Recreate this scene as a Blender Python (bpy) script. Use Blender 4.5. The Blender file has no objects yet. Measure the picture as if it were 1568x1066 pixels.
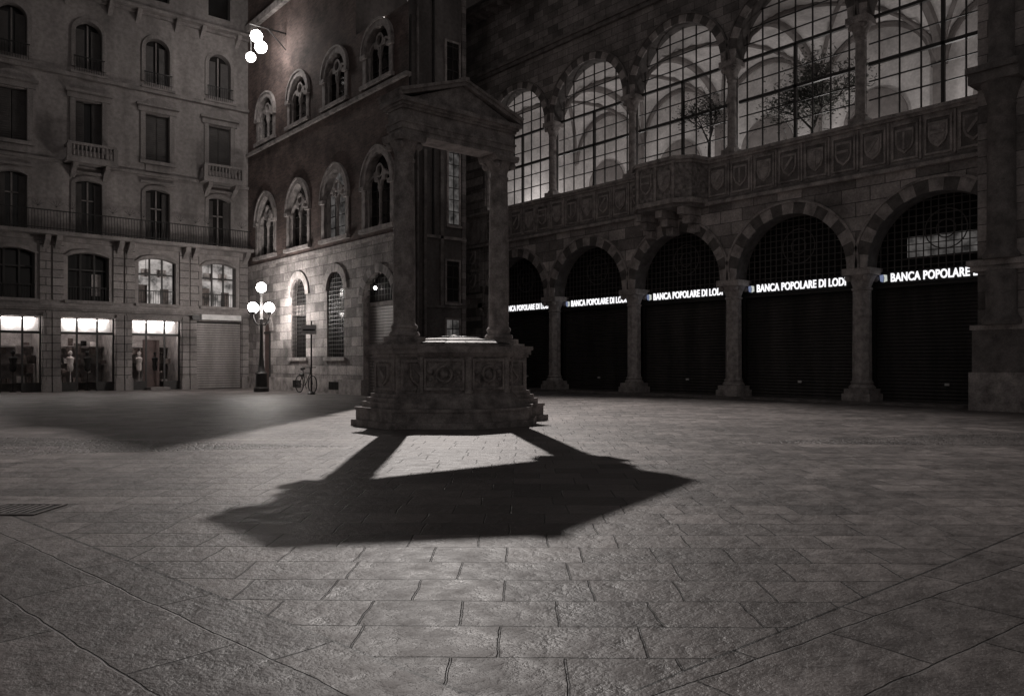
import bpy, math, random
from mathutils import Vector, Matrix
random.seed(7)
sc=bpy.context.scene
R=math.radians

# ------------------------------------------------------------------ materials
def newmat(name):
    m=bpy.data.materials.new(name); m.use_nodes=True
    nt=m.node_tree; nt.nodes.clear()
    o=nt.nodes.new('ShaderNodeOutputMaterial'); b=nt.nodes.new('ShaderNodeBsdfPrincipled')
    nt.links.new(b.outputs[0],o.inputs[0]); return m,nt,b
def c4(c): return (c[0],c[1],c[2],1)
def tint(g,warm=.11): return (g*(1+warm*.5),g*(1-warm*.35),g*(1-warm*.6))
def N(nt,t,**k):
    n=nt.nodes.new(t)
    for a,v in k.items(): setattr(n,a,v)
    return n
def mth(nt,op,a,b=None,c=None,clamp=False):
    n=N(nt,'ShaderNodeMath',operation=op); n.use_clamp=clamp
    for i,v in enumerate((a,b,c)):
        if v is None: continue
        if isinstance(v,(int,float)): n.inputs[i].default_value=v
        else: nt.links.new(v,n.inputs[i])
    return n.outputs[0]
def mixc(nt,f,a,b,mode='MIX'):
    n=N(nt,'ShaderNodeMix',data_type='RGBA',blend_type=mode)
    for i,v in ((0,f),(6,a),(7,b)):
        if isinstance(v,(int,float)): n.inputs[i].default_value=v
        elif isinstance(v,tuple): n.inputs[i].default_value=c4(v)
        else: nt.links.new(v,n.inputs[i])
    return n.outputs[2]
def noise_tex(nt,vec,scale,detail=3,rough=.6):
    n=N(nt,'ShaderNodeTexNoise'); n.inputs['Scale'].default_value=scale
    n.inputs['Detail'].default_value=detail; n.inputs['Roughness'].default_value=rough
    if vec is not None: nt.links.new(vec,n.inputs['Vector'])
    return n.outputs[0]
def ramp(nt,f,p0,v0,p1,v1):
    n=N(nt,'ShaderNodeMapRange'); n.inputs[1].default_value=p0;n.inputs[2].default_value=p1
    n.inputs[3].default_value=v0;n.inputs[4].default_value=v1
    nt.links.new(f,n.inputs[0]); return n.outputs[0]
def bumpn(nt,h,b):
    n=N(nt,'ShaderNodeBump'); n.inputs['Strength'].default_value=1; n.inputs['Distance'].default_value=1
    nt.links.new(h,n.inputs['Height']); nt.links.new(n.outputs[0],b.inputs['Normal'])
def mat_plain(name,c,rough=.8,ns=3,nv=.35,bump=.004,metal=0,streak=False):
    m,nt,b=newmat(name); g=N(nt,'ShaderNodeNewGeometry').outputs['Position']
    if streak:
        mp=N(nt,'ShaderNodeMapping'); mp.inputs['Scale'].default_value=(1,1,.18); nt.links.new(g,mp.inputs[0]); g2=mp.outputs[0]
    else: g2=g
    f=noise_tex(nt,g2,ns); f2=noise_tex(nt,g,ns*9,3)
    v=ramp(nt,f,.3,1-nv,.7,1+nv); v2=ramp(nt,f2,.3,1-nv*.5,.7,1+nv*.5)
    vv=mth(nt,'MULTIPLY',v,v2)
    comb=N(nt,'ShaderNodeCombineXYZ')
    for i in range(3): nt.links.new(vv,comb.inputs[i])
    col=mixc(nt,1.0,c,comb.outputs[0],'MULTIPLY'); nt.links.new(col,b.inputs['Base Color'])
    b.inputs['Roughness'].default_value=rough; b.inputs['Metallic'].default_value=metal
    if bump: bumpn(nt,mth(nt,'ADD',mth(nt,'MULTIPLY',f2,bump),mth(nt,'MULTIPLY',f,bump*3)),b)
    return m
def mat_blocks(name,c1,c2,mc,axis,bw,bh,mortar=.012,bump=.006,rough=.85,grime=.4,warp=.01):
    m,nt,b=newmat(name); g=N(nt,'ShaderNodeNewGeometry').outputs['Position']
    s=N(nt,'ShaderNodeSeparateXYZ'); nt.links.new(g,s.inputs[0])
    cb=N(nt,'ShaderNodeCombineXYZ')
    nt.links.new(s.outputs[0 if axis=='x' else 1],cb.inputs[0]); nt.links.new(s.outputs[2],cb.inputs[1])
    nz=N(nt,'ShaderNodeTexNoise'); nz.inputs['Scale'].default_value=5; nz.inputs['Detail'].default_value=1; nt.links.new(g,nz.inputs['Vector'])
    va=N(nt,'ShaderNodeVectorMath',operation='MULTIPLY_ADD'); nt.links.new(nz.outputs[1],va.inputs[0])
    va.inputs[1].default_value=(warp,warp,0); nt.links.new(cb.outputs[0],va.inputs[2])
    br=N(nt,'ShaderNodeTexBrick'); nt.links.new(va.outputs[0],br.inputs['Vector'])
    br.inputs['Color1'].default_value=c4(c1);br.inputs['Color2'].default_value=c4(c2);br.inputs['Mortar'].default_value=c4(mc)
    br.inputs['Scale'].default_value=1;br.inputs['Mortar Size'].default_value=mortar;br.inputs['Mortar Smooth'].default_value=.3
    br.inputs['Brick Width'].default_value=bw;br.inputs['Row Height'].default_value=bh
    f=noise_tex(nt,g,.9); f2=noise_tex(nt,g,14,3)
    vv=mth(nt,'MULTIPLY',ramp(nt,f,.3,1-grime,.7,1+grime),ramp(nt,f2,.3,1-grime*.5,.7,1+grime*.5))
    comb=N(nt,'ShaderNodeCombineXYZ')
    for i in range(3): nt.links.new(vv,comb.inputs[i])
    nt.links.new(mixc(nt,1.0,br.outputs[0],comb.outputs[0],'MULTIPLY'),b.inputs['Base Color'])
    b.inputs['Roughness'].default_value=rough
    bumpn(nt,mth(nt,'ADD',mth(nt,'MULTIPLY',br.outputs[1],-bump),mth(nt,'MULTIPLY',f2,bump*1.3)),b)
    return m
def mat_emit(name,c,s,var=0,scale=2,sample=False):
    m=bpy.data.materials.new(name); m.use_nodes=True; nt=m.node_tree; nt.nodes.clear()
    o=N(nt,'ShaderNodeOutputMaterial'); e=N(nt,'ShaderNodeEmission'); nt.links.new(e.outputs[0],o.inputs[0])
    e.inputs[0].default_value=c4(c); e.inputs[1].default_value=s
    if var:
        g=N(nt,'ShaderNodeNewGeometry').outputs['Position']
        f=noise_tex(nt,g,scale,3); nt.links.new(ramp(nt,f,.35,s*(1-var),.65,s*(1+var)),e.inputs[1])
    if not sample:
        try: m.cycles.emission_sampling='NONE'
        except Exception: pass
    return m
M={}
M['stoneR']=mat_blocks('arcade_stone',tint(.46),tint(.17),tint(.10),'y',.85,.42,.012,.008,grime=.5)
M['stoneRu']=mat_blocks('loggia_stone',tint(.30),tint(.14),tint(.08),'y',.6,.3,.01,.006,grime=.45)
M['vousA']=mat_plain('voussoir_light',tint(.36),.8,4,.4,.004)
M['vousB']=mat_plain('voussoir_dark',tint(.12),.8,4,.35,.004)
M['trim']=mat_plain('stone_trim',tint(.34),.8,3,.5,.006)
M['trimd']=mat_plain('dark_stone_trim',tint(.18),.8,3,.4,.006)
M['granite']=mat_plain('granite_column',tint(.34),.7,6,.4,.006)
M['wellst']=mat_plain('weathered_well_stone',tint(.27),.75,4,.5,.005)
M['carved']=mat_plain('carved_relief_stone',tint(.27),.8,7,.55,.022)
M['iron']=mat_plain('wrought_iron',tint(.02),.55,6,.3,.001)
M['ironl']=mat_plain('worn_iron_grille',tint(.09),.55,6,.3,.001)
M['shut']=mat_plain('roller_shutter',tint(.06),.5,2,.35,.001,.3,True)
M['shutl']=mat_plain('grey_roller_shutter',tint(.26),.5,2,.25,.001,.2,True)
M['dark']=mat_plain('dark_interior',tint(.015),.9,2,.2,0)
M['glass']=mat_plain('dark_window_glass',tint(.02),.15,2,.2,.0012)
M['brick']=mat_blocks('red_brick',(.158,.112,.101),(.096,.070,.064),(.125,.102,.096),'y',.26,.075,.009,.004,grime=.5,warp=.004)
M['stoneB']=mat_blocks('ashlar_grey',tint(.44),tint(.18),tint(.12),'y',.75,.36,.012,.01,grime=.55)
M['stoneL']=mat_plain('light_arch_stone',tint(.34),.8,4,.4,.005)
M['plaster']=mat_plain('ochre_plaster',tint(.27),.9,.8,.4,.003,0,True)
M['plasterd']=mat_plain('dark_plaster',tint(.14),.9,.8,.4,.003,0,True)
M['ltrim']=mat_plain('facade_trim',tint(.24),.85,2,.35,.004,0,True)
M['lstone']=mat_blocks('shop_pilaster_stone',tint(.30),tint(.21),tint(.07),'x',3.0,.33,.018,.012,grime=.35,warp=.003)
M['louver']=mat_plain('window_shutter_paint',tint(.08),.6,4,.2,.001)
M['frame']=mat_plain('window_frame',tint(.04),.5,4,.2,.001)
M['white_pl']=mat_plain('vault_plaster',tint(.62,.05),.9,1.2,.25,.002)
M['rib']=mat_plain('vault_rib',tint(.2),.8,3,.2,.003)
M['lid']=mat_plain('metal_well_lid',tint(.24),.6,7,.55,.006,0)
M['asph']=mat_plain('roof_tiles',tint(.06),.9,3,.3,.01)
M['leafd']=mat_plain('plant_leaves',(.045,.05,.042),.6,5,.4,0)
M['leafl']=mat_plain('pale_plant_leaves',(.16,.165,.15),.6,5,.4,0)
M['bark']=mat_plain('bark',tint(.06),.9,8,.3,.004)
M['goods']=mat_plain('shop_goods',(.15,.12,.11),.6,3,.8,0)
M['goods2']=mat_plain('shop_goods_pale',tint(.5),.6,3,.4,0)
M['shopwall']=mat_plain('shop_wall',tint(.35),.7,2,.4,0)
M['redwall']=mat_plain('shop_door_panel',(.10,.065,.06),.6,2,.3,0)
M['signp']=mat_plain('sign_paint',tint(.7,.03),.5,3,.15,0)
M['rubber']=mat_plain('tyre_rubber',tint(.02),.8,3,.1,0)
M['globe']=mat_emit('lamp_globe',(1,.94,.89),62,sample=True)
M['globeU']=mat_emit('lamp_globe_upper',(1,.95,.91),30,sample=True)
M['letters']=mat_emit('sign_letters',(.98,.97,1),1.15)
M['logo']=mat_emit('sign_logo',(.3,.36,.58),.5)
M['logo2']=mat_emit('sign_logo_pale',(.75,.78,.72),.7)
M['shoplamp']=mat_emit('shop_light_tube',(1,.93,.89),13,sample=True)
M['litroom']=mat_emit('lit_room',(1,.92,.88),.3,.75,2.2)
M['dimroom']=mat_emit('dim_room',(1,.94,.91),.06,.7,2.5)
M['spark']=mat_emit('small_lantern',(1,.95,.91),12)

# ground ------------------------------------------------------------
def mat_ground():
    m,nt,b=newmat('stone_paving'); g=N(nt,'ShaderNodeNewGeometry').outputs['Position']
    nz=N(nt,'ShaderNodeTexNoise'); nz.inputs['Scale'].default_value=3; nz.inputs['Detail'].default_value=4; nt.links.new(g,nz.inputs['Vector'])
    wa=N(nt,'ShaderNodeVectorMath',operation='MULTIPLY_ADD'); nt.links.new(nz.outputs[1],wa.inputs[0]); wa.inputs[1].default_value=(.05,.05,0); nt.links.new(g,wa.inputs[2])
    def brick(rot,bw,bh,off,mort=.007,sq=1.35):
        mp=N(nt,'ShaderNodeMapping'); mp.inputs['Rotation'].default_value=(0,0,R(rot)); mp.inputs['Location'].default_value=off
        nt.links.new(wa.outputs[0],mp.inputs[0])
        br=N(nt,'ShaderNodeTexBrick'); nt.links.new(mp.outputs[0],br.inputs['Vector'])
        br.inputs['Color1'].default_value=(.66,.66,.66,1);br.inputs['Color2'].default_value=(1.3,1.3,1.3,1);br.inputs['Mortar'].default_value=(.25,.25,.25,1)
        br.inputs['Scale'].default_value=1;br.inputs['Mortar Size'].default_value=mort;br.inputs['Mortar Smooth'].default_value=.7
        br.inputs['Brick Width'].default_value=bw;br.inputs['Row Height'].default_value=bh
        br.offset=.42; br.squash=sq; br.squash_frequency=3
        return br
    A=brick(41,.46,.38,(0.1,.2,0)); B=brick(82,1.05,.46,(.3,.1,0),.007); C=brick(4,.9,.45,(0,.25,0),.007)
    s=N(nt,'ShaderNodeSeparateXYZ'); nt.links.new(g,s.inputs[0]); x,y=s.outputs[0],s.outputs[1]
    xl=mth(nt,'ADD',x,mth(nt,'MULTIPLY',y,.15))
    mx=mth(nt,'LESS_THAN',xl,2.05)
    my=mth(nt,'LESS_THAN',y,1.9)
    col=mixc(nt,mx,A.outputs[0],B.outputs[0]); col=mixc(nt,my,col,C.outputs[0])
    fa=N(nt,'ShaderNodeMix',data_type='FLOAT')
    nt.links.new(mx,fa.inputs[0]);nt.links.new(A.outputs[1],fa.inputs[2]);nt.links.new(B.outputs[1],fa.inputs[3])
    fb=N(nt,'ShaderNodeMix',data_type='FLOAT')
    nt.links.new(my,fb.inputs[0]);nt.links.new(fa.outputs[0],fb.inputs[2]);nt.links.new(C.outputs[1],fb.inputs[3])
    jx=mth(nt,'LESS_THAN',mth(nt,'ABSOLUTE',mth(nt,'SUBTRACT',xl,2.05)),.010)
    jy=mth(nt,'LESS_THAN',mth(nt,'ABSOLUTE',mth(nt,'SUBTRACT',y,1.9)),.007)
    j=mth(nt,'MAXIMUM',jx,jy)
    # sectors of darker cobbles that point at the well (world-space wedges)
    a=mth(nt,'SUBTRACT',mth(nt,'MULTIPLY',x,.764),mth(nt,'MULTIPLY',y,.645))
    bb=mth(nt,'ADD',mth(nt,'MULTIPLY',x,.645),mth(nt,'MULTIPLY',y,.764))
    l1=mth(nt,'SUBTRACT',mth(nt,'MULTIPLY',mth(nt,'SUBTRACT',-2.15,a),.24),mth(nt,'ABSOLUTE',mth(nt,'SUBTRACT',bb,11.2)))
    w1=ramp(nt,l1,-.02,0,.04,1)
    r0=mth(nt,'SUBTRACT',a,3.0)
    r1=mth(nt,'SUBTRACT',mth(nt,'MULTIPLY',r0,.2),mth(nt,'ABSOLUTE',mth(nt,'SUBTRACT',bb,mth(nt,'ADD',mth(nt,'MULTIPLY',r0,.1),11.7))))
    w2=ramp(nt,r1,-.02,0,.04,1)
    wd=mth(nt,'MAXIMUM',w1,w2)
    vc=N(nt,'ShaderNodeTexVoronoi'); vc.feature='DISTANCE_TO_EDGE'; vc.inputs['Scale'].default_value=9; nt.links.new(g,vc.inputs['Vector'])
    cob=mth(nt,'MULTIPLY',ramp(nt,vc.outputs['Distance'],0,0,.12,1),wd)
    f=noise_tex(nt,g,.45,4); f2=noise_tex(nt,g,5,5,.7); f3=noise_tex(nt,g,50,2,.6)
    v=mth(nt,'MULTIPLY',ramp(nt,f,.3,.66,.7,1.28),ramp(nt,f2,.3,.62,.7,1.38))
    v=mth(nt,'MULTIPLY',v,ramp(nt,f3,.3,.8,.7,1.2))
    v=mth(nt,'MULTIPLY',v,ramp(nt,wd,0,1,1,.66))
    v=mth(nt,'MULTIPLY',v,ramp(nt,j,0,1,1,.12))
    vo=N(nt,'ShaderNodeTexVoronoi'); vo.inputs['Scale'].default_value=2.2; nt.links.new(g,vo.inputs['Vector'])
    sp=mth(nt,'LESS_THAN',vo.outputs['Distance'],.028)
    v=mth(nt,'MULTIPLY',v,ramp(nt,sp,0,1,1,2.6))
    comb=N(nt,'ShaderNodeCombineXYZ')
    for i in range(3): nt.links.new(v,comb.inputs[i])
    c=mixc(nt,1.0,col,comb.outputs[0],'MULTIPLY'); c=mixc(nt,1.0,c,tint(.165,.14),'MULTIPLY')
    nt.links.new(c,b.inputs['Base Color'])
    nt.links.new(ramp(nt,f2,.3,.40,.7,.66),b.inputs['Roughness'])
    h=mth(nt,'ADD',mth(nt,'MULTIPLY',fb.outputs[0],-.010),mth(nt,'ADD',mth(nt,'MULTIPLY',f2,.024),mth(nt,'MULTIPLY',f3,.0018)))
    h=mth(nt,'SUBTRACT',h,mth(nt,'MULTIPLY',j,.012)); h=mth(nt,'ADD',h,mth(nt,'MULTIPLY',cob,.01))
    bumpn(nt,h,b); return m
M['ground']=mat_ground()

# ------------------------------------------------------------------ mesh builder
def fR(u,d,z): return (22.5-d,u,z)
def fB(u,d,z): return (14.3-d,u,z)
def fL(u,d,z): return (u,36.2-d,z)
def fS(u,d,z): return (u,27.2-d,z)
def fW(u,d,z): return (9.2+u,12.7-d,z)
class MB:
    def __init__(s): s.v=[];s.f=[];s.m=[];s.s=[]
    def face(s,pts,mat,sm=False):
        n=len(s.v); s.v+= [tuple(p) for p in pts]; s.f.append(tuple(range(n,n+len(pts)))); s.m.append(mat); s.s.append(sm)
    def box(s,f,u0,u1,d0,d1,z0,z1,mat):
        p=[f(u,d,z) for z in(z0,z1) for d in(d0,d1) for u in(u0,u1)]
        n=len(s.v); s.v+=p
        for q in ((0,1,3,2),(4,6,7,5),(0,4,5,1),(2,3,7,6),(0,2,6,4),(1,5,7,3)):
            s.f.append(tuple(n+i for i in q)); s.m.append(mat); s.s.append(False)
    def lathe(s,f,u,d,prof,mat,seg=20,rot=0,sm=True):
        n=len(s.v)
        for r,z in prof:
            for i in range(seg):
                a=rot+2*math.pi*i/seg; s.v.append(f(u+r*math.cos(a),d+r*math.sin(a),z))
        for k in range(len(prof)-1):
            for i in range(seg):
                j=(i+1)%seg; s.f.append((n+k*seg+i,n+k*seg+j,n+(k+1)*seg+j,n+(k+1)*seg+i)); s.m.append(mat); s.s.append(sm)
        s.f.append(tuple(n+i for i in range(seg))[::-1]); s.m.append(mat); s.s.append(False)
        s.f.append(tuple(n+(len(prof)-1)*seg+i for i in range(seg))); s.m.append(mat); s.s.append(False)
    def prism(s,poly,z0,z1,mat,poly2=None):
        poly2=poly2 or poly; n=len(poly); b=len(s.v)
        s.v+=[(p[0],p[1],z0) for p in poly]+[(p[0],p[1],z1) for p in poly2]
        for i in range(n):
            j=(i+1)%n; s.f.append((b+i,b+j,b+n+j,b+n+i)); s.m.append(mat); s.s.append(False)
        s.f.append(tuple(b+i for i in range(n))[::-1]); s.f.append(tuple(b+n+i for i in range(n))); s.m+=[mat]*2; s.s+=[False]*2
    def extr(s,f,poly,d0,d1,mat):
        n=len(poly); b=len(s.v)
        s.v+=[f(u,d0,z) for u,z in poly]+[f(u,d1,z) for u,z in poly]
        for i in range(n):
            j=(i+1)%n; s.f.append((b+i,b+j,b+n+j,b+n+i)); s.m.append(mat); s.s.append(False)
        s.f.append(tuple(b+i for i in range(n))[::-1]); s.f.append(tuple(b+n+i for i in range(n))); s.m+=[mat]*2; s.s+=[False]*2
    def tube(s,p0,p1,r0,r1,mat,seg=6):
        p0=Vector(p0);p1=Vector(p1); d=(p1-p0)
        if d.length<1e-5: return
        d.normalize(); a=d.orthogonal().normalized(); b=d.cross(a); n=len(s.v)
        for p,r in((p0,r0),(p1,r1)):
            for i in range(seg):
                t=2*math.pi*i/seg; s.v.append(tuple(p+a*r*math.cos(t)+b*r*math.sin(t)))
        for i in range(seg):
            j=(i+1)%seg; s.f.append((n+i,n+j,n+seg+j,n+seg+i)); s.m.append(mat); s.s.append(True)
        s.f.append(tuple(n+i for i in range(seg))[::-1]); s.f.append(tuple(n+seg+i for i in range(seg))); s.m+=[mat]*2; s.s+=[False]*2
    def path(s,pts,r,mat,seg=5):
        for a,b in zip(pts[:-1],pts[1:]): s.tube(a,b,r,r,mat,seg)
    def sphere(s,c,r,mat,seg=14,rings=8,sz=1):
        prof=[(max(.001,r*math.sin(math.pi*k/rings)),c[2]-sz*r*math.cos(math.pi*k/rings)) for k in range(rings+1)]
        s.lathe(lambda u,d,z:(u,d,z),c[0],c[1],prof,mat,seg)
    def cell(s,f,u0,u1,z0,z1,op,depth,mat,rm=None):
        rm=rm or mat
        q=lambda a,b,c,d,m=mat: s.face([f(*a),f(*b),f(*c),f(*d)],m)
        if op is None: q((u0,0,z0),(u1,0,z0),(u1,0,z1),(u0,0,z1)); return
        uc,w,zb,zs,kind,rise=op; a=uc-w/2;b=uc+w/2
        arc=arcp(kind,uc,w,zs,rise)
        q((u0,0,z0),(a,0,z0),(a,0,z1),(u0,0,z1)); q((b,0,z0),(u1,0,z0),(u1,0,z1),(b,0,z1))
        if zb>z0+1e-4:
            q((a,0,z0),(b,0,z0),(b,0,zb),(a,0,zb)); q((a,0,zb),(b,0,zb),(b,-depth,zb),(a,-depth,zb),rm)
        for (ua,za),(ub,zb2) in zip(arc[:-1],arc[1:]):
            q((ua,0,za),(ub,0,zb2),(ub,0,z1),(ua,0,z1)); q((ua,0,za),(ub,0,zb2),(ub,-depth,zb2),(ua,-depth,za),rm)
        q((a,0,zb),(a,0,zs),(a,-depth,zs),(a,-depth,zb),rm); q((b,0,zb),(b,0,zs),(b,-depth,zs),(b,-depth,zb),rm)
    def ring(s,f,op,t,d0,d1,mA,mB,nv,n=None,jamb=False):
        uc,w,zb,zs,kind,rise=op; n=n or nv
        arc=arcp(kind,uc,w,zs,rise,n); out=[]
        for i,p in enumerate(arc):
            a=arc[max(0,i-1)];b=arc[min(len(arc)-1,i+1)]
            tx,tz=b[0]-a[0],b[1]-a[1]
            if i==0: tx,tz=0,1
            if i==len(arc)-1: tx,tz=0,-1
            l=math.hypot(tx,tz) or 1; out.append((p[0]-tz/l*t,p[1]+tx/l*t))
        k=max(1,n//nv)
        for i in range(len(arc)-1):
            m=mA if (i//k)%2==0 else mB
            a,b,c,d=arc[i],arc[i+1],out[i+1],out[i]
            s.face([f(p[0],d1,p[1]) for p in (a,b,c,d)],m)
            s.face([f(d[0],d0,d[1]),f(c[0],d0,c[1]),f(c[0],d1,c[1]),f(d[0],d1,d[1])],m)
            s.face([f(a[0],d0,a[1]),f(b[0],d0,b[1]),f(b[0],d1,b[1]),f(a[0],d1,a[1])],m)
        for e in ((arc[0],out[0]),(arc[-1],out[-1])):
            s.face([f(e[0][0],d0,e[0][1]),f(e[1][0],d0,e[1][1]),f(e[1][0],d1,e[1][1]),f(e[0][0],d1,e[0][1])],mA)
        if jamb:
            s.box(f,uc-w/2-t,uc-w/2,d0,d1,zb,zs-.002,mB); s.box(f,uc+w/2,uc+w/2+t,d0,d1,zb,zs-.002,mB)
    def obj(s,name,parent=None,off=(0,0,0)):
        me=bpy.data.meshes.new(name); me.from_pydata([(v[0]-off[0],v[1]-off[1],v[2]-off[2]) for v in s.v],[],s.f)
        names=sorted(set(s.m)); idx={n:i for i,n in enumerate(names)}
        for n in names: me.materials.append(M[n])
        me.polygons.foreach_set('material_index',[idx[n] for n in s.m]); me.polygons.foreach_set('use_smooth',s.s)
        me.update()
        if any(s.s):
            try: me.set_sharp_from_angle(angle=R(40))
            except Exception: pass
        o=bpy.data.objects.new(name,me); sc.collection.objects.link(o)
        if parent: o.parent=parent
        return o
def arcp(kind,uc,w,zs,rise,n=20):
    r=w/2; P=[]
    if kind=='rect': return [(uc-r,zs),(uc+r,zs)]
    if kind=='round': return [(uc-r*math.cos(math.pi*i/n),zs+rise*math.sin(math.pi*i/n)) for i in range(n+1)]
    if kind=='seg':
        RR=(r*r+rise*rise)/(2*rise); c=zs+rise-RR; a=math.asin(r/RR)
        return [(uc+RR*math.sin(-a+2*a*i/n),c+RR*math.cos(-a+2*a*i/n)) for i in range(n+1)]
    if kind=='point':
        RR=(r*r+rise*rise)/(2*r); h=n//2; am=math.asin(min(1,rise/RR))
        L=[(uc-r+RR-RR*math.cos(am*i/h),zs+RR*math.sin(am*i/h)) for i in range(h+1)]
        return L+[(2*uc-u,z) for u,z in L[::-1][1:]]
def arch_h(op,u):
    uc,w,zb,zs,kind,rise=op; t=abs(u-uc)/(w/2)
    if t>=1: return zs
    if kind=='round': return zs+rise*math.sqrt(1-t*t)
    arc=arcp(kind,uc,w,zs,rise,40)
    for a,b in zip(arc[:-1],arc[1:]):
        if a[0]<=u<=b[0]: return a[1]+(b[1]-a[1])*(u-a[0])/max(1e-6,b[0]-a[0])
    return zs
def grid(p,f,op,d,us,zs_,r,mat,ztop=True):
    uc,w,zb,zs,kind,rise=op
    for u in us: p.box(f,u-r,u+r,d-r,d+r,zb,arch_h(op,u),mat)
    for z in zs_:
        if z<=zs: half=w/2
        else:
            half=0
            for i in range(200):
                uu=w/2*i/200
                if arch_h(op,uc+uu)>z: half=uu
        if half>.05: p.box(f,uc-half,uc+half,d-r*.9,d+r*.9,z-r*.9,z+r*.9,mat)
class Group:
    def __init__(s,name,loc=(0,0,0)):
        s.e=bpy.data.objects.new(name,None); s.e.location=loc; s.loc=loc; sc.collection.objects.link(s.e); s.p={}
    def __getitem__(s,k):
        if k not in s.p: s.p[k]=MB()
        return s.p[k]
    def done(s):
        for k,v in s.p.items():
            if v.f: v.obj(k,s.e,s.loc)
def frange(a,b,st):
    r=[];x=a
    while x<b-1e-6: r.append(x); x+=st
    return r
XYZ=lambda u,d,z:(u,d,z)

# ------------------------------------------------------------------ ground
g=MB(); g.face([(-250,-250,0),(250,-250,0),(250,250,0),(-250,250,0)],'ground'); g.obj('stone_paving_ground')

# ------------------------------------------------------------------ arcade + loggia (right)
A=Group('arcade_loggia_building',(22.5,17.6,0))
cols=[11.0,15.4,19.8,24.2,28.6]; bays=[8.8,13.2,17.6,22.0,26.4]
W=A['walls']
A['threshold_step'].box(fR,7.7,30.0,-.9,.35,0,.07,'trimd')
for i,yc in enumerate(bays):
    y0,y1=yc-2.2,yc+2.2
    op=(yc,3.8,0,3.95,'round',1.9)
    arc=arcp('round',yc,3.8,3.95,1.9,32)
    W.face([fR(y0,0,3.95),fR(yc-1.9,0,3.95),fR(yc-1.9,0,6.55),fR(y0,0,6.55)],'stoneR')
    W.face([fR(y1,0,3.95),fR(yc+1.9,0,3.95),fR(yc+1.9,0,6.55),fR(y1,0,6.55)],'stoneR')
    for a,b in zip(arc[:-1],arc[1:]):
        W.face([fR(a[0],0,a[1]),fR(b[0],0,b[1]),fR(b[0],0,6.55),fR(a[0],0,6.55)],'stoneR')
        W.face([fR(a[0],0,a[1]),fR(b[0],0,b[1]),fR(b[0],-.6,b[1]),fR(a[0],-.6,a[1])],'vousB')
    W.face([fR(y0,0,3.95),fR(yc-1.9,0,3.95),fR(yc-1.9,-.6,3.95),fR(y0,-.6,3.95)],'stoneR')
    W.face([fR(y1,0,3.95),fR(yc+1.9,0,3.95),fR(yc+1.9,-.6,3.95),fR(y1,-.6,3.95)],'stoneR')
    A['lower_arches'].ring(fR,op,.34,-.02,.05,'vousA','vousB',17,34)
    A['lower_arches'].ring(fR,(yc,4.48,0,3.95,'round',2.24),.07,-.02,.09,'trim','trim',34)
    I=A['shutters']
    zz=.05
    while zz<3.35:
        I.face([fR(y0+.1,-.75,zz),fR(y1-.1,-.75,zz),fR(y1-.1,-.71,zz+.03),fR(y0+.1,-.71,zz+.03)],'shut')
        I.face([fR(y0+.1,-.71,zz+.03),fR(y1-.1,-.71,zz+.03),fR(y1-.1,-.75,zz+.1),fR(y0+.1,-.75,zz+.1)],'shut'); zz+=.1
    I.box(fR,yc-.06,yc+.06,-.7,-.66,.55,.62,'signp')
    for s in(-1,1): I.box(fR,yc+s*2.0-.05,yc+s*2.0+.05,-.72,-.62,0,3.4,'iron')
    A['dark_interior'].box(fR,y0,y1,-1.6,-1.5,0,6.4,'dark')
    opg=(yc,4.2,3.85,3.95,'round',2.1)
    grid(A['arch_grilles'],fR,opg,-.62,[yc-2+.2*k for k in range(21)],[3.95+.2*k for k in range(10)],.013,'ironl')
    for rr in (.55,.25):
        pts=[fR(yc+rr*math.cos(t*math.pi/12),-.6,4.9+rr*math.sin(t*math.pi/12)) for t in range(25)]
        A['arch_grilles'].path(pts,.018,'ironl')
    A['arch_grilles'].box(fR,y0+.1,y1-.1,-.66,-.58,3.36,3.44,'iron')
A['dark_interior'].box(fR,7.2,10.2,-1.48,-1.46,4.3,4.9,'dimroom')
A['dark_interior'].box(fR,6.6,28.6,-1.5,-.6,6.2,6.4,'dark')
for yc in cols:
    C=A['lower_columns']
    C.box(fR,yc-.42,yc+.42,-.72,.12,0,.28,'trim'); C.box(fR,yc-.37,yc+.37,-.67,.07,.28,.42,'trim')
    C.lathe(fR,yc,-.3,[(.36,.42),(.38,.47),(.34,.52),(.30,.56),(.33,.6),(.28,.66),(.27,.7),(.255,3.3),(.29,3.33),(.29,3.38),(.25,3.4),(.30,3.55),(.38,3.72),(.42,3.75)],'granite',8,R(22.5),False)
    C.box(fR,yc-.42,yc+.42,-.72,.1,3.752,3.948,'trim')
    for sx in(-1,1):
        for dd in (.02,-.6): C.sphere(fR(yc+sx*.27,dd,3.66),.1,'trim',8,6)
T=A['string_courses']
T.box(fR,6.6,30.1,-.3,.16,6.55,6.66,'trim'); T.box(fR,6.6,30.1,-.3,.10,6.66,6.75,'trimd')
W.box(fR,6.6,30.1,-.5,0,6.75,7.98,'trim')
T.box(fR,6.6,30.1,-.5,.08,7.98,8.06,'trim'); T.box(fR,6.6,30.1,-.5,.14,8.06,8.16,'trim')
S=A['heraldic_shields']
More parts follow.
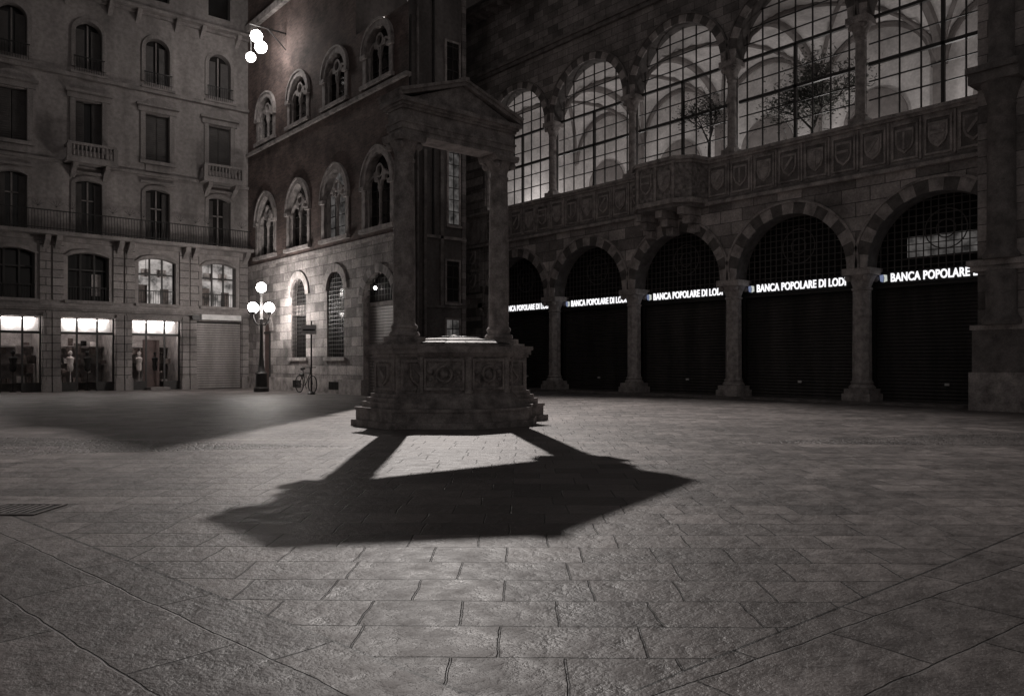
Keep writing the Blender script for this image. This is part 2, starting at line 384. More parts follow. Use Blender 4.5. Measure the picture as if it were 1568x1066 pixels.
def shield(p,f,u,d,z,w,h,mat,kind=0):
    P=[(u-w/2,z+h/2),(u+w/2,z+h/2),(u+w/2,z-h*.05),(u+w*.36,z-h*.3),(u,z-h/2),(u-w*.36,z-h*.3),(u-w/2,z-h*.05)]
    p.extr(f,P,d,d+.06,mat)
    q=[(u+(a-u)*.78,z+(b-z)*.78) for a,b in P]; p.extr(f,q,d+.05,d+.08,'trimd' if kind%2 else 'trim')
    if kind%3==0: p.box(f,u-w*.06,u+w*.06,d+.07,d+.1,z-h*.33,z+h*.36,mat)
    elif kind%3==1: p.extr(f,[(u-w*.34,z+h*.3),(u-w*.2,z+h*.36),(u+w*.3,z-h*.1),(u+w*.22,z-h*.2)],d+.07,d+.1,mat)
    else: p.box(f,u-w*.35,u+w*.35,d+.07,d+.1,z+.02,z+h*.14,mat)
k=0
for yy in frange(7.0,28.4,.88):
    if 16.2<yy<19.0: continue
    S.box(fR,yy-.46,yy-.41,0,.07,6.78,7.95,'trim')
    S.box(fR,yy-.36,yy+.36,0,.045,6.84,6.9,'trim'); S.box(fR,yy-.36,yy+.36,0,.045,7.82,7.88,'trim')
    S.box(fR,yy-.36,yy-.3,0,.043,6.9,7.82,'trim'); S.box(fR,yy+.3,yy+.36,0,.043,6.9,7.82,'trim')
    S.box(fR,yy-.3,yy+.3,0,.006,6.9,7.82,'trimd')
    shield(S,fR,yy,.0,7.36,.5,.7,'vousA' if k%3 else 'stoneL',k); k+=1
for i,yc in enumerate(bays):
    y0,y1=yc-2.2,yc+2.2
    arc=arcp('round',yc,3.86,11.3,1.93,32)
    top=14.3
    for (a,b) in ((y0,yc-1.93),(yc+1.93,y1)):
        W.face([fR(a,0,11.3),fR(b,0,11.3),fR(b,0,top),fR(a,0,top)],'stoneRu'); W.face([fR(a,0,11.3),fR(b,0,11.3),fR(b,-.5,11.3),fR(a,-.5,11.3)],'stoneRu')
        W.face([fR(a,-.5,11.3),fR(b,-.5,11.3),fR(b,-.5,top),fR(a,-.5,top)],'white_pl')
    for a,b in zip(arc[:-1],arc[1:]):
        W.face([fR(a[0],0,a[1]),fR(b[0],0,b[1]),fR(b[0],0,top),fR(a[0],0,top)],'stoneRu')
        W.face([fR(a[0],-.5,a[1]),fR(b[0],-.5,b[1]),fR(b[0],-.5,top),fR(a[0],-.5,top)],'white_pl')
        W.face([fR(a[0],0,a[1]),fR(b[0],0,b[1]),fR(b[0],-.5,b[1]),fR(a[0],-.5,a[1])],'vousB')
    op=(yc,3.86,0,11.3,'round',1.93)
    A['upper_arches'].ring(fR,op,.3,-.02,.05,'vousA','vousB',19,38)
    A['upper_arches'].ring(fR,(yc,4.46,0,11.3,'round',2.2),.06,-.02,.09,'trimd','trimd',30)
    opg=(yc,4.1,8.16,11.3,'round',2.05)
    grid(A['window_mullions'],fR,opg,-.42,[yc+o for o in(-1.75,-1.17,-.58,0,.58,1.17,1.75)],[8.9,9.45,10.0,10.55,11.8,12.3,12.8],.02,'frame')
    for z in (8.2,9.95,11.3): A['window_mullions'].box(fR,yc-2.05,yc+2.05,-.47,-.37,z-.045,z+.045,'frame')
    A['window_mullions'].box(fR,yc-.045,yc+.045,-.47,-.37,8.16,11.3,'frame')
for yc in [6.6]+cols:
    C=A['upper_columns']
    C.box(fR,yc-.26,yc+.26,-.46,.06,8.16,8.34,'trim')
    C.lathe(fR,yc,-.2,[(.22,8.34),(.23,8.4),(.17,8.46),(.15,8.55),(.14,10.6),(.17,10.63),(.17,10.68),(.15,10.7),(.22,10.9),(.29,11.05),(.30,11.1)],'granite',12)
    C.box(fR,yc-.32,yc+.32,-.5,.1,11.1,11.298,'trim')
    for sx in(-1,1): C.sphere(fR(yc+sx*.2,.0,11.0),.085,'trim',8,6)
    C.box(fR,yc-.06,yc+.06,-.46,-.38,8.3,11.1,'frame')
T.box(fR,6.6,30.1,-.4,.14,14.3,14.45,'trimd'); T.box(fR,6.6,30.1,-.4,.22,14.45,14.6,'trimd')
W.box(fR,6.6,30.1,-.5,0,14.6,17.2,'stoneRu')
T.box(fR,6.6,30.1,-.5,.7,17.2,17.4,'trimd')
for yy in frange(6.8,30,.8): T.box(fR,yy,yy+.15,0,.6,17.0,17.2,'trimd')
A['roof'].face([fR(-12,.9,17.4),fR(30.2,.9,17.4),fR(30.2,-4,19.6),fR(-12,-4,19.6)],'asph')
A['roof'].face([fR(-12,-8,17.4),fR(30.2,-8,17.4),fR(30.2,-4,19.6),fR(-12,-4,19.6)],'asph')
V=A['vaulted_hall']
n=12
for yc in bays:
    y0=yc-2.2
    def vz(x,y):
        a=max(0,1-((y-yc)/2.2)**2); b=max(0,1-((x-25.75)/2.7)**2); return 11.3+2.15*max(math.sqrt(a),math.sqrt(b))
    P=[[(23.05+5.4*i/n,y0+4.4*j/n) for j in range(n+1)] for i in range(n+1)]
    for i in range(n):
        for j in range(n):
            q=[P[i][j],P[i+1][j],P[i+1][j+1],P[i][j+1]]
            V.face([(x,y,vz(x,y)) for x,y in q],'white_pl',True)
    for sgn in(1,-1):
        pts=[]
        for t in range(17):
            x=23.05+5.4*t/16; y=yc+sgn*(-2.2+4.4*t/16); pts.append((x,y,vz(x,y)-.03))
        V.path(pts,.085,'rib',6)
    pts=[(23.05+5.4*t/16,y0,11.3+2.15*math.sqrt(max(0,1-((5.4*t/16-2.7)/2.7)**2))-.06) for t in range(17)]
    V.path(pts,.16,'rib',6)
    fb=lambda u,d,z:(28.4-d,u,z)
    V.ring(fb,(yc,3.9,7.9,11.3,'round',1.95),.14,0,.12,'rib','rib',18)
    V.ring(fb,(yc,1.9,7.9,9.9,'round',.95),.22,0,.1,'rib','rib',14,None,True)
    V.extr(fb,[(yc-.95,7.95),(yc+.95,7.95)]+[(u,z) for u,z in arcp('round',yc,1.9,9.9,.95)][::-1],.0,.03,'rib')
    V.box(fb,yc-2.35,yc-2.05,0,.25,7.9,11.3,'rib')
V.box(fR,6.6,28.6,-6.1,-5.9,7.9,13.6,'white_pl'); V.box(fR,6.5,28.7,-6.1,-.5,7.7,7.9,'rib')
V.box(fR,28.6,28.8,-6,-.5,7.9,13.6,'white_pl'); V.box(fR,6.4,6.6,-6,-.5,7.9,13.6,'white_pl')
W.box(fR,28.75,30.1,-1.5,0,0,6.55,'stoneR'); W.box(fR,28.6,30.1,-.5,0,8.16,14.3,'stoneRu')
W.box(fR,28.9,30.1,-6,-1.5,0,17.2,'stoneRu')
T.box(fR,28.75,30.18,-.3,.12,0,.5,'trim'); T.box(fR,28.7,30.18,-.3,.1,3.75,3.948,'trim')
for z,mm in((1.2,'vousB'),(2.0,'vousB'),(2.8,'vousB'),(4.4,'vousB'),(8.8,'vousA'),(9.5,'vousA'),(10.3,'vousA')): W.box(fR,28.77,30.12,-.1,.015,z,z+.35,mm)
for z in(5.0,6.1):
    S.box(fR,28.95,29.9,0,.08,z-.5,z+.4,'carved'); shield(S,fR,29.42,.08,z,.5,.6,'vousA',1)
Pp=A['corner_pier']
Pp.box(fR,-12,7.45,-3,1.0,0,17.2,'stoneR')
Pp.box(fR,4.9,7.62,-.2,1.12,0,.95,'trim');Pp.box(fR,4.95,7.56,-.2,1.06,.95,2.0,'trimd');Pp.box(fR,4.9,7.6,-.2,1.1,2.0,2.12,'trim')
Pp.box(fR,4.9,7.58,-.2,1.12,3.45,3.58,'trim');Pp.box(fR,4.9,7.65,-.2,1.2,3.58,3.72,'trim')
Pp.lathe(fR,6.9,1.05,[(.42,2.12),(.44,2.25),(.36,2.35),(.34,2.5),(.34,3.45)],'trimd',16)
Pp.lathe(fR,6.9,1.05,[(.40,3.72),(.42,3.8),(.32,3.95),(.3,7.4),(.33,7.45),(.3,7.5),(.38,7.8),(.46,8.0)],'trimd',16)
Pp.box(fR,6.4,7.5,-.2,1.5,8.0,8.25,'trimd');Pp.box(fR,6.4,7.54,-.2,1.58,8.25,8.4,'trimd')
Pp.lathe(fR,6.9,1.05,[(.34,8.4),(.28,8.6),(.27,13)],'trimd',16)
Bp=A['stone_balcony']
def bpoly(o): return [(22.55,19.0+o),(21.75-o*.6,18.85+o),(21.4-o,18.4+o*.4),(21.4-o,16.8-o*.4),(21.75-o*.6,16.35-o),(22.55,16.2-o)]
Bp.prism(bpoly(.08),6.62,6.78,'trim');Bp.prism(bpoly(0),6.78,7.98,'carved');Bp.prism(bpoly(.05),7.98,8.08,'trim');Bp.prism(bpoly(.12),8.08,8.2,'trim')
Bp.prism(bpoly(0),6.5,6.62,'trimd')
for yy in(16.5,17.45,18.4):
    for q,(dd,z0) in enumerate(((.95,6.25),(.65,5.98),(.35,5.7))): Bp.box(fR,yy,yy+.3,-.02,dd,z0,z0+.25-.003,'trim')
fbal=lambda u,d,z:(21.4-d,u,z)
for yy,w in((17.2,.5),(18.0,.5)):
    shield(Bp,fbal,yy,.0,7.4,w,.7,'vousA',k); k+=1
for yy in(16.82,17.6,18.38): Bp.box(fbal,yy-.05,yy+.05,-.02,.06,6.79,7.97,'trim')
A.done()

for i,yc in enumerate(bays):
    E=Group('bank_sign' if i==0 else 'bank_sign.%03d'%i,(23.1,yc,3.6))
    E['sign_box'].box(fR,yc-2.05,yc+2.05,-.7,-.6,3.46,3.84,'dark')
    us=yc+1.72
    E['logo'].extr(fR,[(us,3.54),(us+.07,3.57),(us+.09,3.74),(us,3.76),(us-.02,3.66)],-.6,-.57,'logo')
    E['logo'].extr(fR,[(us-.03,3.54),(us-.05,3.66),(us-.02,3.76),(us-.11,3.74),(us-.12,3.57)],-.6,-.57,'logo2')
    E.done()
    cu=bpy.data.curves.new('letters','FONT'); cu.body='BANCA POPOLARE DI LODI'; cu.size=.34; cu.offset=.008; cu.extrude=.015; cu.space_character=1.05
    o=bpy.data.objects.new('letters',cu); sc.collection.objects.link(o); cu.materials.append(M['letters'])
    bpy.context.view_layer.update(); wdt=o.dimensions.x
    sx=3.05/wdt
    mw=Matrix(((0,0,-1,0),(-1,0,0,0),(0,1,0,0),(0,0,0,1)))
    o.parent=E.e
    o.matrix_local=Matrix.Translation((23.08-23.1,us-.22-yc,3.54-3.6))@mw@Matrix.Diagonal((sx,1,1,1))

def plant(name,base,h,spread,leaf,nleaf,lsize,trunk):
    G=Group(name,base); Tm=G['branches']; L=G['leaves']
    bx,by,bz=base; tips=[]
    def br(p,d,l,r,dep):
        q=Vector(p)+d*l; Tm.tube(p,q,r,r*.65,'bark',5)
        if dep==0: tips.append(q); return
        for _ in range(3 if dep>1 else 4):
            nd=(d+Vector((random.uniform(-1,1),random.uniform(-1,1),random.uniform(-.3,.7)))*.75).normalized()
            br(q,nd,l*random.uniform(.6,.85),r*.6,dep-1)
        tips.append(q)
    G['pot'].lathe(XYZ,bx,by,[(.18,bz),(.27,bz+.42),(.3,bz+.42),(.3,bz+.48),(.2,bz+.48)],'trim',14)
    br(Vector((bx,by,bz+.4)),Vector((0,0,1)),h*.3,trunk,4)
    for _ in range(nleaf):
        t=random.choice(tips); c=t+Vector([random.gauss(0,spread) for _ in range(3)])
        a=Vector([random.gauss(0,1) for _ in range(3)]).normalized(); b=a.orthogonal().normalized()
        s=lsize*random.uniform(.6,1.3)
        L.face([c+a*s,c+b*s*.45,c-a*s,c-b*s*.45],leaf)
    G.done()
plant('potted_tree',(23.5,16.9,7.9),2.5,.2,'leafd',1500,.06,.06)
plant('potted_tree.001',(25.4,14.0,7.9),3.1,.3,'leafl',4200,.08,.07)

# ------------------------------------------------------------------ brick palace (centre-left)
B=Group('brick_palace',(14.3,29,0))
wy=[24.3,27.5,30.75,34.1]; eb=[22.3,25.9,29.1,32.4,36.2]
Wb=B['walls']
gops=[(24.3,2.1,0,3.35,'round',1.05),(27.5,1.4,1.4,4.0,'round',.7),(30.75,1.4,1.4,4.0,'round',.7),(34.2,1.2,0,2.6,'round',.6)]
RD=.26
for i in range(4):
    u0,u1=eb[i],eb[i+1]; top=13.3 if i==0 else 19.0
    Wb.cell(fB,u0,u1,0,5.6,gops[i],RD,'stoneB','trim')
    Wb.cell(fB,u0,u1,5.6,10.9,(wy[i],1.75,6.0,7.55,'point',1.1),RD,'brick','trim')
    Wb.cell(fB,u0,u1,10.9,13.3,(wy[i],1.6,11.2,12.3,'point',.8),RD,'brick','trim')
    if top>13.3:
        Wb.cell(fB,u0,u1,13.3,top,None,0,'brick')
    Wi=B['gothic_windows']
    for op,n in (((wy[i],1.75,6.0,7.55,'point',1.1),20),((wy[i],1.6,11.2,12.3,'point',.8),20)):
        uc,w,zb,zs,kd,rs=op
        Wi.ring(fB,op,.22,-.02,.07,'stoneL','stoneL',n)
        Wi.ring(fB,(uc,w+.44,zb,zs,kd,rs+.19),.07,-.02,.12,'trim','trim',n)
        for sx in(-1,1):
            Wi.box(fB,uc+sx*(w/2+.11)-.11,uc+sx*(w/2+.11)+.11,-.02,.05,zb,zs,'stoneL')
            Wi.box(fB,uc+sx*(w/2+.11)-.17,uc+sx*(w/2+.11)+.17,-.02,.14,zs-.14,zs,'trim')
            Wi.ring(fB,(uc+sx*w/4,w/2-.14,zb,zs-.15,'point',.42),.08,-.16,-.05,'stoneL','stoneL',10)
            Wi.lathe(fB,uc+sx*(w/2-.06),-.1,[(.07,zb),(.045,zb+.12),(.04,zs-.35),(.08,zs-.18),(.08,zs-.12)],'stoneL',8)
        R0=.18; cz=zs+rs*.42
        outer=[(uc+ (R0+.08)*math.cos(t*math.pi/8),cz+(R0+.08)*math.sin(t*math.pi/8)) for t in range(16)]
        inner=[(uc+ R0*math.cos(t*math.pi/8),cz+R0*math.sin(t*math.pi/8)) for t in range(16)]
        for t in range(16):
            a,b,c,d=inner[t],inner[(t+1)%16],outer[(t+1)%16],outer[t]
            Wi.face([fB(p[0],-.045,p[1]) for p in(a,b,c,d)],'stoneL'); Wi.face([fB(a[0],-.045,a[1]),fB(b[0],-.045,b[1]),fB(b[0],-.16,b[1]),fB(a[0],-.16,a[1])],'stoneL')
        Wi.extr(fB,[(uc-.34,zs+.1),(uc-.12,zs+.1),(uc-.2,cz+.05),(uc-.42,cz-.05)],-.16,-.055,'stoneL')
        Wi.extr(fB,[(uc+.34,zs+.1),(uc+.12,zs+.1),(uc+.2,cz+.05),(uc+.42,cz-.05)],-.16,-.055,'stoneL')
        Wi.lathe(fB,uc,-.1,[(.09,zb),(.09,zb+.08),(.06,zb+.16),(.05,zs-.35),(.1,zs-.16),(.1,zs-.08)],'stoneL',8)
        Wi.box(fB,uc-w/2-.3,uc+w/2+.3,-.2,.16,zb-.14,zb-.002,'trim')
        B['window_glass'].box(fB,uc-w/2,uc+w/2,-.32,-RD-.003,zb,zs+rs,'dimroom' if i in(1,) and zb<7 else 'glass')
        for sx in(-1,1):
            for z in frange(zb+.45,zs,.45): Wi.box(fB,uc+sx*w/4-w/4+.06,uc+sx*w/4+w/4-.06,-.255,-.22,z,z+.03,'frame')
            Wi.box(fB,uc+sx*w/4-.015,uc+sx*w/4+.015,-.26,-.222,zb,zs+.2,'frame')
B['string_courses'].box(fB,22.3,36.2,-.1,.06,5.55,5.68,'stoneL')
B['string_courses'].box(fB,22.3,36.2,-.1,.12,10.82,10.95,'trim')
B['string_courses'].box(fB,25.9,36.2,-.1,.2,16.6,16.9,'trim')
for a,b in((22.3,23.23),(25.37,33.58),(34.82,36.2)): B['string_courses'].box(fB,a,b,-.1,.08,0,.55,'trim')
for i,op in enumerate(gops):
    D=B['ground_floor_openings']; D.ring(fB,op,.3,-.02,.06,'stoneL','trimd' if i==0 else 'trim',13,26)
    if i in(1,2):
        B['window_glass'].box(fB,op[0]-.7,op[0]+.7,-.32,-RD-.003,1.4,4.7,'glass')
        grid(D,fB,op,-.05,[op[0]+.14*k for k in range(-4,5)],[1.4+.16*k for k in range(20)],.013,'iron')
        D.box(fB,op[0]-.7,op[0]+.7,-.24,-.18,3.15,3.6,'trim')
        D.box(fB,op[0]-.85,op[0]+.85,-.2,.1,1.26,1.398,'trim')
        D.box(fB,op[0]-.4,op[0]+.4,.081,.085,.15,.45,'dark')
        for q in range(-3,4): D.box(fB,op[0]+q*.12-.01,op[0]+q*.12+.01,.085,.1,.15,.45,'iron')
    elif i==0:
        D.box(fB,op[0]-1.05,op[0]+1.05,-.26,-.18,3.22,3.37,'trim')
        for z in frange(0.03,3.15,.11): D.box(fB,op[0]-1.05,op[0]+1.05,-.25,-.21,z,z+.09,'shutl')
        B['window_glass'].box(fB,op[0]-1.05,op[0]+1.05,-.32,-.263,0,4.4,'dark')
        grid(D,fB,(op[0],2.1,3.4,3.4,'round',1.0),-.15,[op[0]+.2*k for k in range(-4,5)],[3.6,3.8,4.0,4.2],.012,'iron')
        D.sphere(fB(24.5,.0,3.85),.06,'spark')
    else:
        B['window_glass'].box(fB,op[0]-.6,op[0]+.6,-.32,-.24,0,3.2,'redwall')
        D.box(fB,op[0]-.6,op[0]+.6,-.24,-.18,2.5,2.6,'frame'); D.box(fB,op[0]-.03,op[0]+.03,-.24,-.18,0,2.5,'frame')
sp=B['side_wing']
sp.face([(14.3,22.3,0),(17.4,27.2,0),(17.4,27.2,13.3),(14.3,22.3,13.3)],'plasterd')
sp.face([(14.3,22.3,13.3),(16.578,25.9,13.3),(14.302,25.9,13.3)],'asph')
sp.face([(14.3,25.9,13.3),(14.8,25.9,13.3),(14.8,25.9,19.2),(14.3,25.9,19.2)],'plasterd')
sp.face([(14.3,25.9,19.1),(14.81,25.9,19.1),(14.81,36.2,19.1),(14.3,36.2,19.1)],'asph')
sp.prism([(14.8,25.9),(16.55,25.9),(17.402,27.2),(20.3,27.2),(20.3,44),(14.8,44)],0,19.2,'plasterd')
sp.tube((14.9,23.15,0),(14.9,23.15,13.3),.05,.05,'iron',8)
sp.tube((17.8,27.1,0),(17.8,27.1,18),.06,.06,'trimd',8); sp.tube((18.6,27.12,6.5),(18.6,27.12,18),.05,.05,'iron',8)
sp.box(fS,18.1,18.22,0,.16,0,10.0,'trimd'); sp.box(fS,18.1,20.3,0,.12,6.4,6.52,'trim'); sp.box(fS,17.5,20.3,0,.1,11.7,11.85,'trim'); sp.box(fS,18.2,20.3,0,.1,3.5,3.6,'trimd')
sp.box(fS,18.95,19.1,0,.12,3.6,11.7,'trimd'); sp.box(fS,20.1,20.3,.0,.08,0,18,'stoneRu')
def sidewin(u0,u1,z0,z1,m):
    sp.box(fS,u0,u1,0,.02,z0,z1,m); sp.box(fS,u0-.08,u0,0,.07,z0-.08,z1+.08,'trim'); sp.box(fS,u1,u1+.08,0,.07,z0-.08,z1+.08,'trim')
    sp.box(fS,u0-.12,u1+.12,0,.12,z0-.17,z0-.082,'trim'); sp.box(fS,u0,u1,0,.07,z1,z1+.08,'trim')
    for z in frange(z0+.5,z1,.5): sp.box(fS,u0,u1,.02,.045,z,z+.035,'frame')
    sp.box(fS,(u0+u1)/2-.02,(u0+u1)/2+.02,.021,.05,z0,z1,'frame')
sidewin(19.4,19.95,7.1,10.3,'dimroom'); sidewin(19.3,19.95,3.8,5.5,'glass'); sidewin(19.3,19.95,1.6,3.0,'dimroom')
sidewin(19.3,19.95,12.6,14.8,'glass')
B.done()

Tw=Group('plaster_tower',(20,38,0))
Tw['walls'].box(XYZ,20.302,32,37,46,0,27,'plasterd')
Tw['cornice'].box(XYZ,20.31,32.1,36.8,46,27,27.5,'trimd')
for z in(3,7,11,15,19):
    Tw['windows'].box(XYZ,20.9,21.9,36.96,37,z,z+1.8,'glass'); Tw['windows'].box(XYZ,20.8,22.0,36.9,37,z-.15,z-.01,'trimd')
Tw.done()

# ------------------------------------------------------------------ residential building (left)
Lb=Group('corner_apartment_building',(7.5,36.2,0))
cx=[-3.24,-.54,2.16,4.86,7.56,10.26,12.96]
Wl=Lb['walls']
for i,x in enumerate(cx):
    u0,u1=x-1.35,x+1.35
    if i==6: u1=14.3
    Wl.cell(fL,u0,u1,0,3.3,(x,2.05,0,3.05,'rect',0),.4,'lstone')
    Wl.cell(fL,u0,u1,3.5,6.3,(x,1.55,3.75,5.55,'seg',.18),.35,'plaster','ltrim')
    Wl.cell(fL,u0,u1,6.3,9.4,(x,1.0,6.5,8.6,'seg',.15),.3,'plaster','ltrim')
    Wl.cell(fL,u0,u1,9.4,13.0,(x,1.0,9.95,12.0,'rect',0),.3,'plaster','ltrim')
    Wl.cell(fL,u0,u1,13.0,16.3,(x,1.0,13.35,14.8,'round',.5),.3,'plaster','ltrim')
    Wl.cell(fL,u0,u1,16.3,20,(x,1.0,17.0,19,'rect',0),.3,'plaster','ltrim')
    F=Lb['window_frames']; G_=Lb['window_glass']
    for s in(-1,1):
        F.box(fL,x+s*1.19-.14,x+s*1.19+.14,0,.1,0,3.2,'lstone'); F.box(fL,x+s*1.17-.16,x+s*1.17+.16,0,.14,0,.5,'ltrim')
        F.box(fL,x+s*1.12-.19,x+s*1.12+.19,0,.07,3.72,6.1,'lstone')
    op=(x,1.55,3.75,5.55,'seg',.18); F.ring(fL,op,.14,-.02,.09,'ltrim','ltrim',10)
    mz='litroom' if i in(5,6) else 'glass'
    G_.box(fL,x-.78,x+.78,-.6,-.5,3.6,5.8,mz)
    if mz=='litroom':
        for s in(-.35,.3): F.box(fL,x+s-.2,x+s+.2,-.5,-.46,4.95,5.3,'goods2'); F.box(fL,x+s-.01,x+s+.01,-.48,-.46,5.3,5.7,'iron')
        F.box(fL,x-.7,x-.3,-.5,-.45,3.75,4.6,'goods'); F.box(fL,x+.25,x+.6,-.5,-.45,3.75,4.45,'goods')
    elif i==4:
        F.box(fL,x+.2,x+.55,-.48,-.45,4.0,4.9,'goods2')
    for u in(-.74,-.26,.26,.74): F.box(fL,x+u-.035,x+u+.035,-.3,-.24,3.75,5.73,'frame')
    F.box(fL,x-.76,x+.76,-.3,-.23,5.0,5.07,'frame')
    for u in frange(x-.74,x+.75,.1): F.box(fL,u-.008,u+.008,-.1,-.084,3.78,4.3,'iron')
    F.box(fL,x-.77,x+.77,-.11,-.075,4.29,4.33,'iron')
    F.box(fL,x-.9,x+.9,-.2,.12,3.62,3.748,'ltrim')
    op=(x,1.0,6.5,8.6,'seg',.15); F.ring(fL,op,.16,-.02,.06,'ltrim','ltrim',10,None,True)
    F.box(fL,x-.72,x+.72,0,.14,8.96,9.06,'ltrim')
    G_.box(fL,x-.5,x+.5,-.4,-.3,6.5,8.8,'glass')
    for s in(-1,1):
        Lb['louvred_shutters'].box(fL,x+s*.36-.13,x+s*.36+.13,-.24,-.2,6.52,8.6,'louver')
        for z in frange(6.6,8.55,.09): Lb['louvred_shutters'].box(fL,x+s*.36-.11,x+s*.36+.11,-.2,-.185,z,z+.045,'louver')
    F.box(fL,x-.03,x+.03,-.28,-.22,6.5,8.7,'ltrim'); F.box(fL,x-.25,x+.25,-.28,-.22,7.9,7.95,'ltrim')
    for s in(-1,1): F.box(fL,x+s*.6-.1,x+s*.6+.1,0,.07,9.8,12.05,'ltrim')
    F.box(fL,x-.8,x+.8,0,.09,12.06,12.3,'ltrim'); F.box(fL,x-.88,x+.88,0,.2,12.3,12.4,'ltrim')
    F.extr(fL,[(x-.7,12.4)]+arcp('seg',x,1.3,12.41,.3,10)+[(x+.7,12.4)],0,.1,'ltrim')
    G_.box(fL,x-.5,x+.5,-.4,-.3,9.95,12.0,'glass')
    for s in(-1,1):
        q=.25 if i!=4 else .38
        Lb['louvred_shutters'].box(fL,x+s*q-.235,x+s*q+.235,-.22,-.18,9.97,11.98,'louver')
        for z in frange(10.0,11.95,.09): Lb['louvred_shutters'].box(fL,x+s*q-.2,x+s*q+.2,-.18,-.16,z,z+.045,'louver')
    op=(x,1.0,13.35,14.8,'round',.5); F.ring(fL,op,.16,-.02,.07,'ltrim','ltrim',12,None,True)
    G_.box(fL,x-.5,x+.5,-.4,-.3,13.3,15.3,'glass')
    for s in(-1,1): Lb['louvred_shutters'].box(fL,x+s*.3-.18,x+s*.3+.18,-.24,-.2,13.37,15.0,'louver')
    F.box(fL,x-.03,x+.03,-.28,-.2,13.35,15.2,'ltrim')
    for u in frange(x-.55,x+.56,.09): F.box(fL,u-.008,u+.008,.14,.156,13.15,13.75,'iron')
    F.box(fL,x-.58,x+.58,.13,.17,13.74,13.78,'iron'); F.box(fL,x-.7,x+.7,0,.2,13.05,13.14,'ltrim')
    G_.box(fL,x-.5,x+.5,-.4,-.3,17,19,'glass')
    if i in(2,4,6):
        K=Lb['stone_balconies']
        K.box(fL,x-.95,x+.95,0,.75,9.3,9.45,'ltrim'); K.box(fL,x-.9,x+.9,.6,.74,10.0,10.1,'ltrim'); K.box(fL,x-.9,x+.9,.6,.74,9.45,9.52,'ltrim')
        for s in(-1,1):
            K.box(fL,x+s*.85-.08,x+s*.85+.08,.58,.76,9.45,10.0,'ltrim'); K.box(fL,x+s*.85-.05,x+s*.85+.05,0,.58,9.98,10.08,'ltrim')
            K.extr(lambda a,b,c:fL(x+s*.6+b,a,c),[(0,9.298),(.65,9.298),(.6,9.15),(.3,9.0),(0,8.75)],-.09,.09,'ltrim')
        for u in frange(x-.68,x+.7,.15): K.lathe(fL,u,.67,[(.03,9.52),(.055,9.62),(.05,9.68),(.025,9.8),(.045,9.92),(.04,10.0)],'ltrim',8)
    else:
        F.box(fL,x-.75,x+.75,0,.16,9.8,9.94,'ltrim'); F.box(fL,x-.5,x+.5,0,.06,9.5,9.78,'ltrim')
    Sh=Lb['shop_interiors']
    if i<6:
        Sh.box(fL,x-1.02,x+1.02,-2.6,-2.5,0,3.0,'shopwall'); Sh.box(fL,x-1.04,x-1.02,-2.5,-.4,0,3.05,'shopwall'); Sh.box(fL,x+1.02,x+1.04,-2.5,-.4,0,3.05,'shopwall')
        Sh.box(fL,x-1.02,x+1.02,-2.5,-.4,3.02,3.06,'shopwall')
        # fascia panel washed by three small down-lights and a tube
        Sh.box(fL,x-1.0,x+1.0,-.8,-.75,2.42,3.01,'signp')
        Sh.box(fL,x-.85,x+.85,-.6,-.54,2.94,3.0,'shoplamp')
        for q in (-.6,0,.6): Sh.lathe(fL,x+q,-.66,[(.05,2.62),(.09,2.72),(.09,2.76),(.03,2.82)],'spark',10)
        for q in range(22):
            u=x+random.uniform(-.9,.75); z=random.choice([.35,.75,1.15,1.55,1.9]); d=-random.uniform(.9,2.3)
            Sh.box(fL,u,u+random.uniform(.05,.3),d-.2,d,z,z+random.uniform(.06,.36),random.choice(['goods','goods2','goods','dark']))
        for z in (.33,1.13,1.88): Sh.box(fL,x-1,x+1,-2.45,-1.9,z-.03,z-.005,'frame')
        Sh.box(fL,x-.6,x+.6,-1.5,-1.42,2.5,2.56,'shoplamp')
        for q in (-.5,.15):
            Sh.lathe(fL,x+q,-.95,[(.12,.0),(.12,.03),(.015,.05),(.015,.8),(.1,.85),(.13,1.0),(.1,1.15),(.16,1.38),(.05,1.46),(.05,1.5),(.09,1.6),(.03,1.7)],'dark' if q>0 else 'goods2',10)
        Fs=Lb['shop_fronts']
        for u in(-1.0,-.38,.38,1.0): Fs.box(fL,x+u-.035,x+u+.035,-.36,-.28,0,3.05,'frame')
        Fs.box(fL,x-1.02,x+1.02,-.37,-.27,2.36,2.46,'frame')
        for s in(-1,1): Fs.box(fL,x+s*.69-.29,x+s*.69+.29,-.36,-.29,0,.38,'frame')
        if i==5: Fs.box(fL,x-.34,x+.34,-1.0,-.9,0,2.2,'redwall'); Fs.box(fL,x-.4,x+.4,-.2,.5,0,.12,'ltrim')
    else:
        for z in frange(.03,2.95,.11): Lb['shop_fronts'].box(fL,x-1.02,x+1.02,-.2,-.15,z,z+.09,'shutl')
        Lb['shop_fronts'].box(fL,x-1.02,x+1.02,-.3,-.21,0,3.05,'dark')
        Lb['shop_fronts'].box(fL,x-.9,x+.9,.12,.3,3.12,3.36,'signp'); Lb['shop_fronts'].box(fL,x-1.3,x-.95,.12,.3,3.1,3.3,'frame')
T=Lb['cornices']
T.box(fL,-4.6,14.3,-.3,.12,3.3,3.38,'ltrim');T.box(fL,-4.6,14.3,-.3,.22,3.38,3.5,'ltrim')
T.box(fL,-4.6,14.3,-.1,.75,6.28,6.42,'ltrim');T.box(fL,-4.6,14.3,-.1,.12,6.1,6.28,'ltrim')
T.box(fL,-4.6,14.3,-.1,.1,9.3,9.42,'ltrim');T.box(fL,-4.6,14.3,-.1,.14,12.9,13.05,'ltrim');T.box(fL,-4.6,14.3,-.1,.16,16.2,16.3,'ltrim');T.box(fL,-4.6,14.3,-.1,.5,16.3,16.42,'ltrim')
